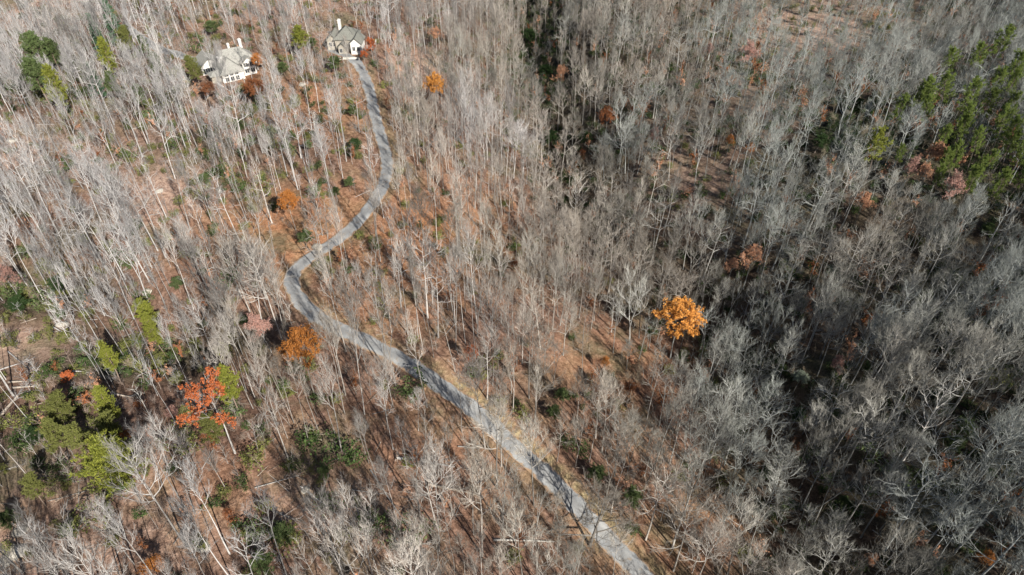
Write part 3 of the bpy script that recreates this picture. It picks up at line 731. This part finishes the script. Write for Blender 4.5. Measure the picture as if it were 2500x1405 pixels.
# ------------------------------------------------------------------ undergrowth, brush and sticks
SHR = []
for q in range(3):
    S, L = shrub(2.4 + .4 * q, 1.8); SHR.append((S, L))
shr_parts = {c_: [(S.mesh('stem', M_BRUSH), L.mesh('foliage', LEAF[c_])) for S, L in SHR] for c_ in ('green', 'olive', 'laurel')}
C_SHR = source_coll('shrub_shapes', [join(S, L, 1).mesh('shrub', [M_BRUSH, LEAF[c_]]) for c_ in ('laurel', 'dark', 'olive') for S, L in SHR[:2]])
def leafy_sapling(c_):
    S = sapling(5, 1, 1.6); n_ = len(S.v); L = MB()
    for k in range(420):
        p = Vector(S.v[rng.randrange(n_ // 3, n_)]) + rv() * .1; a = rv().normalized(); b_ = a.cross(rv()).normalized(); L.face([p - a * .13, p + b_ * .09, p + a * .13, p - b_ * .09])
    return join(S, L, 1).mesh('sapling', [M_BRUSH, LEAF[c_]])
C_SAP = source_coll('brush_shapes', [leafy_sapling('peach'), leafy_sapling('rust'), sapling(6.5).mesh('sapling', M_BRUSH), sapling(5, 1.2, 1.8).mesh('sapling', M_TWIG),
                                     sapling(3, .8, 1.2, 3).mesh('sapling', M_BRUSH), sapling(8, 1, 1.6).mesh('sapling', M_TWIG)])
def cover_at(arr, x, y):
    i = np.clip(np.searchsorted(xs, x), 0, nx - 1); j = np.clip(np.searchsorted(ys, y), 0, ny - 1); return arr[j * nx + i]
n = 34000; X = -255 + 520 * nrg.random(n); Y = -5 + 385 * nrg.random(n)
k_ = (np.abs(X) < 60 + Y * .86 + 20); X, Y = X[k_], Y[k_]; Z = ground_z(X, Y)
dk = cover_at(dark, X, Y); pl = cover_at(pale, X, Y); og = cover_at(orng, X, Y)
rr = dist_line(X, Y, ROAD); r2 = dist_line(X, Y, DRIVE); u = nrg.random(len(X))
free = (rr > 3.8) & (r2 > 3) & (np.hypot(X - HOUSE1[0], Y - HOUSE1[1]) > 12) & (np.hypot(X - HOUSE2[0], Y - HOUSE2[1]) > 10)
lft = X < flat(1100, 500)[0]
mk = free & (u < .02 + .62 * dk + .085 * lft)
scatter('evergreen_undergrowth', [(x, y, z, rng.choice((0, 1, 2, 3, 2, 3)) if (d_ > .4 and x > -20) else rng.choice((0, 1, 4, 5, 4, 5)), rng.uniform(0, 6.3), 0, rng.uniform(.5, 1.3), rng.uniform(.5, 1.2))
                                  for x, y, z, d_ in zip(X[mk], Y[mk], Z[mk], dk[mk])], C_SHR,
        'dark evergreen laurel thickets under the bare trees', 'undergrowth')
u = nrg.random(len(X)); mk = free & (u < (.32 + .12 * lft) * (1 - .8 * pl) * (1 - .5 * og) + .04 + .22 * (dk > .4) * ~lft)
scatter('bare_brush', [(x, y, z, rng.choice((2, 3, 4, 4, 5)) if rng.random() < .9 else rng.randrange(2), rng.uniform(0, 6.3), 0, rng.uniform(.6, 1.2) * (1.25 if x > 25 else 1), rng.uniform(.5, 1.2) * (1.35 if x > 25 else 1)) for x, y, z in zip(X[mk], Y[mk], Z[mk])],
        C_SAP, 'thin leafless saplings and brush between the trunks', 'brush')
stk = []
for q in range(4):
    S = MB(); L_ = 2 + q
    P = branch_pts(Vector((-L_ / 2, 0, .08)), Vector((1, .05 * q, 0)), L_, 5, .06, 0); P = [Vector((p.x, p.y, max(.04, min(.3, p.z)))) for p in P]
    S.tube(P, [.06, .055, .048, .04, .03, 0], 5)
    for j in range(q): p, d = at_t(P, rng.uniform(.4, .9)); S.tube([p, p + side(d, R(45), rng.choice((0.3, 3.0))) * .9], [.03, 0], 3)
    stk.append(S.mesh('stick', M_DEAD if q < 3 else M_TRUNK))
C_STK = source_coll('stick_shapes', stk)
u = nrg.random(len(X)); lw = np.exp(-((X - flat(200, 1150)[0]) / 60) ** 2 - ((Y - flat(200, 1150)[1]) / 50) ** 2)
mk = free & (u < .05 + .3 * lw)
scatter('fallen_sticks', [(x, y, z, rng.randrange(4), rng.uniform(0, 6.3), 0, rng.uniform(.6, 1.4), 1) for x, y, z in zip(X[mk], Y[mk], Z[mk])], C_STK,
        'fallen sticks and broken branches on the leaf litter', 'deadwood')
# single evergreen shrubs that can be told apart
SHRUBS = [(55, 620), (130, 660), (150, 150), (60, 190), (100, 230), (210, 170), (300, 230), (420, 190), (330, 140), (180, 110), (60, 1040), (35, 720), (110, 745), (200, 735), (240, 1255), (300, 1190), (160, 1160), (455, 1090), (610, 1125), (620, 1300), (540, 860),
 (470, 860), (700, 1310), (800, 1240), (560, 690), (300, 640), (330, 560), (440, 360), (520, 330), (610, 350), (655, 330), (700, 365), (545, 430), (590, 465), (770, 470),
 (640, 470), (650, 260), (720, 250), (890, 300), (900, 275), (1190, 910), (1380, 1080), (1420, 1100), (1740, 950), (1880, 990), (1980, 1100), (1890, 1265), (1850, 880), (2130, 1130),
 (2240, 1180), (2420, 930), (2180, 600), (400, 260), (360, 290), (190, 240), (30, 220), (480, 120), (60, 1100), (990, 960), (870, 1120), (1010, 950), (310, 385), (150, 420), (820, 1110), (745, 1080), (580, 1010), (1000, 1310), (900, 1290)]
for px, py in SHRUBS:
    x, y, z = g(px, py, 1.0); z = gz(x, y)
    if dist_line(np.array([x]), np.array([y]), ROAD)[0] < 4: continue
    c_ = rng.choice(('green', 'green', 'olive', 'laurel')); mS, mL = rng.choice(shr_parts[c_]); s = rng.uniform(.9, 1.7)
    e = empty('evergreen_shrub', (x, y, z), rng.uniform(0, 6.3), (s * 1.2, s * 1.2, s)); ob('stem', mS, e); ob('foliage', mL, e)
    e['category'] = 'shrub'; e['group'] = 'evergreen shrubs under the trees'
    want_label(e, {'green': 'fresh green shrub', 'olive': 'olive-green shrub', 'laurel': 'dark green laurel shrub'}[c_], px, py)

# ------------------------------------------------------------------ fallen trees and boulders
LOGS = [((968, 1121), (1110, 1142), .34, 'long pale fallen trunk lying left of the road, upper of two', 1, 'the long fallen trunk'),
 ((1045, 1186), (1175, 1212), .36, 'fallen trunk with torn-up root plate left of the straight road', 1, None),
 ((1205, 1321), (1355, 1324), .26, 'straight pale fallen trunk near the bottom edge', 0, None),
 ((622, 1193), (742, 1158), .16, 'thin pale fallen trunk across the open litter clearing', 0, None),
 ((735, 1190), (880, 1300), .2, 'long thin pale fallen trunk slanting down from the clearing', 0, None),
 ((636, 1238), (735, 1275), .3, 'dark fallen trunk at the lower side of the clearing', 1, None),
 ((175, 722), (228, 730), .2, None, 0, None), ((22, 936), (92, 930), .3, None, 0, None), ((30, 950), (90, 944), .3, None, 0, None),
 ((2, 1022), (48, 965), .5, None, 1, None), ((362, 1056), (392, 1062), .4, None, 0, None), ((178, 908), (228, 910), .18, None, 0, None),
 ((275, 964), (325, 972), .32, None, 0, None), ((402, 1072), (478, 1088), .2, None, 0, None), ((905, 1150), (1010, 1310), .2, None, 0, None),
 ((1118, 1092), (1172, 1094), .18, None, 0, None), ((20, 860), (75, 905), .2, None, 0, None), ((0, 905), (75, 880), .2, None, 0, None), ((980, 1326), (1050, 1330), .2, None, 0, None),
 ((430, 1100), (475, 1140), .22, None, 0, None), ((240, 1000), (290, 1035), .22, None, 0, None), ((860, 1198), (925, 1206), .16, None, 0, None), ((130, 800), (195, 835), .2, None, 0, None)]
for (ax, ay), (bx, by), r, lab, root, own in LOGS:
    A, B = Vector(g(ax, ay)), Vector(g(bx, by)); L_ = (B - A).length; n_ = 9
    e = empty('fallen_tree', (A.x, A.y, gz(A.x, A.y)))
    P = [Vector((A.x + (B.x - A.x) * i / n_, A.y + (B.y - A.y) * i / n_, 0)) for i in range(n_ + 1)]
    zz = ground_z(np.array([p.x for p in P]), np.array([p.y for p in P])); zl = np.linspace(zz[0], zz[-1], n_ + 1)
    P = [Vector((p.x, p.y, max(a_, b_ - .1) + r * (1 - .6 * i / n_))) - e.location for i, (p, a_, b_) in enumerate(zip(P, zz, zl))]
    T = MB(); T.tube(P, [r * .75 * (1 - .65 * i / n_) for i in range(n_ + 1)], 8, cap=True)
    ob('trunk', T.mesh('trunk', M_DEAD if (r > .22 and not lab) or (lab and 'pale' not in lab) else M_TRUNK, True), e)
    C = MB()
    for j in range(9):
        p, d = at_t(P, rng.uniform(.45, 1)); q = branch_pts(p, side(d, R(rng.uniform(25, 60)), rng.uniform(0, 6.3)), rng.uniform(1, 3.2), 4, .15, 0)
        q = [Vector((v_.x, v_.y, max(v_.z, P[0].z - .2))) for v_ in q]; C.tube(q, [.06, .05, .035, .025, 0], 4)
        for k in range(5):
            p2, d2 = at_t(q, rng.uniform(.3, 1)); C.tube([p2, p2 + side(d2, R(40), rng.uniform(0, 6.3)) * .9], [.02, 0], 3)
    ob('branches', C.mesh('branches', M_TWIG), e)
    if root:
        Q = MB(); ax_ = (P[1] - P[0]).normalized()
        for j in range(16):
            dd = side(ax_, R(rng.uniform(70, 100)), 6.28 * j / 16); q = branch_pts(P[0], dd, r * rng.uniform(2.5, 4.5), 3, .2, 0); Q.tube(q, [r * .45, r * .3, r * .15, 0], 5)
        ob('root_plate', Q.mesh('root_plate', M_CBARK), e)
    e['category'] = 'fallen tree'; e['group'] = 'fallen trees on the ground'
    if lab: e['label'] = lab
    else: want_label(e, 'dark thick fallen trunk' if r > .22 else 'thin pale fallen trunk', (ax + bx) / 2, (ay + by) / 2)
m, t, b = mat('boulder_stone', .9, .2)
tc = N(t, 'ShaderNodeTexCoord').outputs['Object']
t.links.new(ramp(t, noise(t, tc, 1.6, 5, .7), [(.35, (.20, .18, .15)), (.5, (.36, .33, .28)), (.65, (.48, .45, .39))]), b.inputs['Base Color'])
BOULD = [(40, 1350, 1.35, 'largest pale boulder near the lower left corner'), (18, 1368, .9, 'pale boulder directly left of the largest boulder'), (48, 1300, .9, 'pale boulder directly above the largest boulder'),
         (495, 1338, .8, None), (360, 715, .9, None), (150, 795, 1.0, None), (745, 1198, .6, None), (775, 605, 1.1, None), (390, 468, .8, None), (30, 345, 1.1, None), (738, 208, .9, None), (590, 680, .8, None)]
for px, py, r, lab in BOULD:
    x, y, z = g(px, py); z = gz(x, y)
    import bmesh
    bm = bmesh.new(); bmesh.ops.create_icosphere(bm, subdivisions=3, radius=r)
    o1, o2, o3 = rng.uniform(0, 9), rng.uniform(0, 9), rng.uniform(0, 9)
    for v_ in bm.verts:
        c_ = v_.co; k = 1 + .18 * math.sin(c_.x / r * 3.1 + o1) * math.cos(c_.y / r * 2.7 + o2) + .1 * math.sin(c_.z / r * 6 + o3 + c_.x / r * 5)
        v_.co = Vector((c_.x * 1.3 * k, c_.y * k, max(-.35 * r, c_.z * .62 * k)))
    e = bpy.data.meshes.new('boulder'); bm.to_mesh(e); bm.free(); e.materials.append(m)
    o = ob('boulder', e); o.location = (x, y, z + .12 * r); o.rotation_euler.z = rng.uniform(0, 6.3)
    o['category'] = 'boulder'; o['group'] = 'boulders on the forest floor'
    if lab: o['label'] = lab
    else: want_label(o, 'small pale boulder', px, py)

# ------------------------------------------------------------------ houses
def plain(name, col, rough=.8, spec=.3, sc=3, amt=.15):
    m, t, b = mat(name, rough, spec); tc = N(t, 'ShaderNodeTexCoord').outputs['Object']
    a_ = tuple(x * (1 - amt) for x in col); c_ = tuple(min(1, x * (1 + amt)) for x in col)
    t.links.new(ramp(t, noise(t, tc, sc, 4, .6), [(.35, a_), (.65, c_)]), b.inputs['Base Color']); return m
M_ROOF = plain('roof_shingle', (.25, .245, .222), .9, .1, 2.2, .16)
M_ROOF2 = plain('roof_shingle_grey', (.165, .165, .145), .9, .1, 2.2, .16)
M_WALL = plain('white_siding', (.62, .60, .56), .8, .2, 1.5, .06)
M_STONEW = plain('stone_wall', (.33, .30, .25), .9, .2, 1.2, .25)
M_TRIM = plain('white_trim', (.56, .55, .52), .6, .3, 2, .04)
M_GLASS = plain('dark_glass', (.035, .04, .045), .12, .6, 2, .2)
M_DECK = plain('deck_boards', (.22, .19, .16), .9, .1, 3, .2)
M_CONC = plain('pale_concrete', (.56, .54, .48), .9, .1, 1, .12)
def wing(root, u0, u1, v0, v1, z0, ze, axis, pitch, roofm, wallm, hip=(0, 0), ov=.55):
    """block with walls and a pitched roof; axis 'u' or 'v' is the ridge direction; hip pulls the ridge ends in"""
    if axis == 'u': T_ = lambda a, b_, z: (a, b_, z); a0, a1, b0, b1 = u0, u1, v0, v1
    else: T_ = lambda a, b_, z: (b_, a, z); a0, a1, b0, b1 = v0, v1, u0, u1
    hw = (b1 - b0) / 2; rise = hw * math.tan(R(pitch)); zr = ze + rise; bc = (b0 + b1) / 2
    W = MB(); W.box(u0, u1, v0, v1, z0, ze)
    for a, hp in ((a0, hip[0]), (a1, hip[1])):
        if not hp:
            s_ = .15 if a == a0 else -.15
            W.face([T_(a, b0, ze), T_(a, b1, ze), T_(a, bc, zr)]); W.face([T_(a + s_, b0, ze), T_(a + s_, b1, ze), T_(a + s_, bc, zr)])
    ob('wall', W.mesh('wall', wallm), root)
    Q = MB(); k = math.tan(R(pitch)); A0, A1, B0, B1 = a0 - ov, a1 + ov, b0 - ov, b1 + ov; zo = ze - ov * k + .12; zt = zr + .12
    r0_ = A0 + (hw + ov) * hip[0]; r1_ = A1 - (hw + ov) * hip[1]
    Q.solid([T_(A0, B0, zo), T_(A1, B0, zo), T_(r1_, bc, zt), T_(r0_, bc, zt)], .24)
    Q.solid([T_(A1, B1, zo), T_(A0, B1, zo), T_(r0_, bc, zt), T_(r1_, bc, zt)], .24)
    if hip[0]: Q.solid([T_(A0, B1, zo), T_(A0, B0, zo), T_(r0_, bc, zt)], .24)
    if hip[1]: Q.solid([T_(A1, B0, zo), T_(A1, B1, zo), T_(r1_, bc, zt)], .24)
    return ob('roof', Q.mesh('roof', roofm), root)
def window(root, face, a, z, w_, h_, at, mull=1, name='window'):
    """face: 'v-' wall looking towards -v at v=at, 'u+' towards +u, 'u-' towards -u"""
    def bx(M_, x0, x1, z0, z1, d0, d1):
        if face == 'v-': M_.box(x0, x1, at - d1, at - d0, z0, z1)
        elif face == 'u+': M_.box(at + d0, at + d1, x0, x1, z0, z1)
        else: M_.box(at - d1, at - d0, x0, x1, z0, z1)
    f_ = MB(); e = .09
    bx(f_, a, a + e, z, z + h_, .003, .09); bx(f_, a + w_ - e, a + w_, z, z + h_, .003, .09)
    bx(f_, a + e, a + w_ - e, z, z + e, .003, .088); bx(f_, a + e, a + w_ - e, z + h_ - e, z + h_, .003, .088)
    for i in range(1, mull + 1): c_ = a + w_ * i / (mull + 1); bx(f_, c_ - .04, c_ + .04, z + e, z + h_ - e, .003, .085)
    fo = ob(name, f_.mesh(name, M_TRIM), root)
    p_ = MB(); bx(p_, a + e * .9, a + w_ - e * .9, z + e * .9, z + h_ - e * .9, -.02, .04); ob('pane', p_.mesh('pane', M_GLASS), fo)
def chimney(root, u_, v_, z0, z1, w_=.55, m_=M_TRIM):
    c_ = MB(); c_.box(u_ - w_, u_ + w_, v_ - w_, v_ + w_, z0, z1); c_.box(u_ - w_ - .12, u_ + w_ + .12, v_ - w_ - .12, v_ + w_ + .12, z1 + .003, z1 + .25)
    for s_ in (-.22, .22): c_.box(u_ + s_ - .14, u_ + s_ + .14, v_ - .14, v_ + .14, z1 + .253, z1 + .65)
    ob('chimney', c_.mesh('chimney', m_), root)
def railing(root, pts, z, m_=M_DECK):
    q = MB()
    for (x0, y0), (x1, y1) in zip(pts, pts[1:]):
        n_ = max(2, int(math.hypot(x1 - x0, y1 - y0) / 1.0))
        for i in range(n_ + 1):
            x, y = x0 + (x1 - x0) * i / n_, y0 + (y1 - y0) * i / n_; q.box(x - .05, x + .05, y - .05, y + .05, z, z + .95)
        for hz in (.45, .98): q.tube([Vector((x0, y0, z + hz)), Vector((x1, y1, z + hz))], [.05, .05], 4)
    ob('railing', q.mesh('railing', m_), root)

h1 = empty('house', (HOUSE1[0], HOUSE1[1], HOUSE1[2]), H1YAW, (.82,) * 3)
tag(h1, 'large pale house with grey-beige roofs and tall white windowed front at upper left', 'house')
wing(h1, -4.2, 8.5, -1.5, 7.5, -.5, 5.0, 'u', 42, M_ROOF, M_WALL, (0, 1))
wing(h1, -6.8, 1.6, -6.5, 7.0, -.5, 3.8, 'v', 42, M_ROOF, M_WALL, (1, 0))
wing(h1, -11.5, -4.2, 5.2, 14.2, -.3, 3.6, 'v', 36, M_ROOF, M_WALL, (0, 0))
wing(h1, -10.4, -6.9, -4.6, -.6, -.3, 3.1, 'u', 26, M_ROOF, M_STONEW, (1, 0))
wing(h1, 2.2, 7.0, -4.2, -1.8, -3, 5.3, 'v', 36, M_ROOF, M_WALL, (0, 0))
for z_ in (3.3, .9, -1.6):
    window(h1, 'v-', 2.6, z_, 1.7, 1.75, -4.2, 1); window(h1, 'v-', 4.9, z_, 1.7, 1.75, -4.2, 1)
for v_ in (-3.7,): window(h1, 'u+', v_, 3.6, 1.4, 1.9, 7.0, 0); window(h1, 'u+', v_, .8, 1.4, 1.9, 7.0, 0)
window(h1, 'v-', 7.2, 2.6, 1.1, 1.9, -1.5, 0)
for u_ in (-5.9, -3.9, -1.9): window(h1, 'v-', u_, 2.3, 1.5, 1.5, -6.5, 1)
for u_ in (-5.9, -3.9, -1.9): window(h1, 'v-', u_, .2, 1.5, 1.8, -6.5, 1)
for v_ in (-5.6, -3.6): window(h1, 'u+', v_, 1.8, 1.5, 1.5, 1.6, 1)
window(h1, 'v-', -11.0, .2, 3.6, 2.4, 5.2, 3, 'garage_door')
window(h1, 'u-', 7.4, 1.2, 1.6, 1.6, -11.5, 1); window(h1, 'u-', 11.0, 1.2, 1.6, 1.6, -11.5, 1)
window(h1, 'u-', -4.9, 2.0, 1.5, 1.6, -6.6, 1)
chimney(h1, 5.6, 6.0, 6, 10.4); chimney(h1, 1.0, 6.4, 6, 9.4, .4)
d_ = MB(); d_.solid([(-5.4, .2, 7.3), (-3.6, .2, 7.5), (-3.6, 2.6, 7.5), (-5.4, 2.6, 7.3)], .2); d_.box(-5.2, -3.8, .4, 2.4, 5.0, 7.1)
ob('dormer', d_.mesh('dormer', M_TRIM), h1)
d_ = MB(); d_.box(-8.5, .6, -11.5, -6.52, -1.2, -.35); ob('terrace', d_.mesh('terrace', M_CONC), h1)
railing(h1, [(-8.4, -6.9), (-8.4, -11.4), (.5, -11.4), (.5, -6.9)], -.35, M_DECK)
d_ = MB(); d_.box(7.02, 11.2, -3.6, 3.4, 2.7, 2.95)
for x_, y_ in ((7.3, -3.4), (11, -3.4), (11, 3.2), (11, 0)): d_.box(x_ - .12, x_ + .12, y_ - .12, y_ + .12, -3, 2.7)
ob('deck', d_.mesh('deck', M_DECK), h1); railing(h1, [(7.1, -3.5), (11.1, -3.5), (11.1, 3.3)], 2.95, M_TRIM)

h2 = empty('house', (HOUSE2[0], HOUSE2[1], HOUSE2[2]), H2YAW, (.86,) * 3)
tag(h2, 'smaller grey-roofed house with white chimney beside the top of the road', 'house')
wing(h2, -4.2, 4.2, -2.5, 6.5, -.5, 5.2, 'u', 38, M_ROOF2, M_STONEW, (1, 1))
wing(h2, -7.6, -3.4, -1.5, 5.5, -.5, 4.4, 'v', 44, M_ROOF2, M_STONEW, (0, 0))
wing(h2, 2.4, 6.6, -5.6, 2.0, -.5, 4.6, 'v', 42, M_ROOF2, M_WALL, (0, 0))
wing(h2, -2.6, .6, -5.4, -2.6, -.5, 3.0, 'v', 42, M_ROOF2, M_STONEW, (0, 0))
chimney(h2, -3.2, 5.2, 5, 9.6, .55)
for u_, at_, z_ in ((-7.0, -1.5, 1.6), (-5.4, -1.5, 1.6), (3.0, -5.6, 1.4), (4.8, -5.6, 1.4), (-2.2, -5.4, .6), (1.0, -2.5, 1.8)): window(h2, 'v-', u_, z_, 1.2, 1.7, at_, 1)
window(h2, 'u+', -4.8, 1.4, 1.3, 1.7, 6.6, 1)
d_ = MB(); d_.box(7.5, 11.4, -4.5, 2.5, 1.9, 2.15)
for x_, y_ in ((7.7, -4.3), (11.2, -4.3), (11.2, 2.3), (11.2, -1)): d_.box(x_ - .12, x_ + .12, y_ - .12, y_ + .12, -2.5, 1.9)
ob('deck', d_.mesh('deck', M_DECK), h2); railing(h2, [(7.6, -4.4), (11.3, -4.4), (11.3, 2.4)], 2.15, M_TRIM)
d_ = MB(); d_.box(-1.5, 5.5, -9.2, -8.8, -.5, .7); o = ob('retaining_wall', d_.mesh('retaining_wall', M_CONC)); o.location = h2.location
tag(o, 'low pale stone retaining wall in front of the smaller house', 'retaining wall')

flush_labels()
print('trees', len(trees), 'individual', len(ind), 'shapes', [len(e.polygons) for e in full])
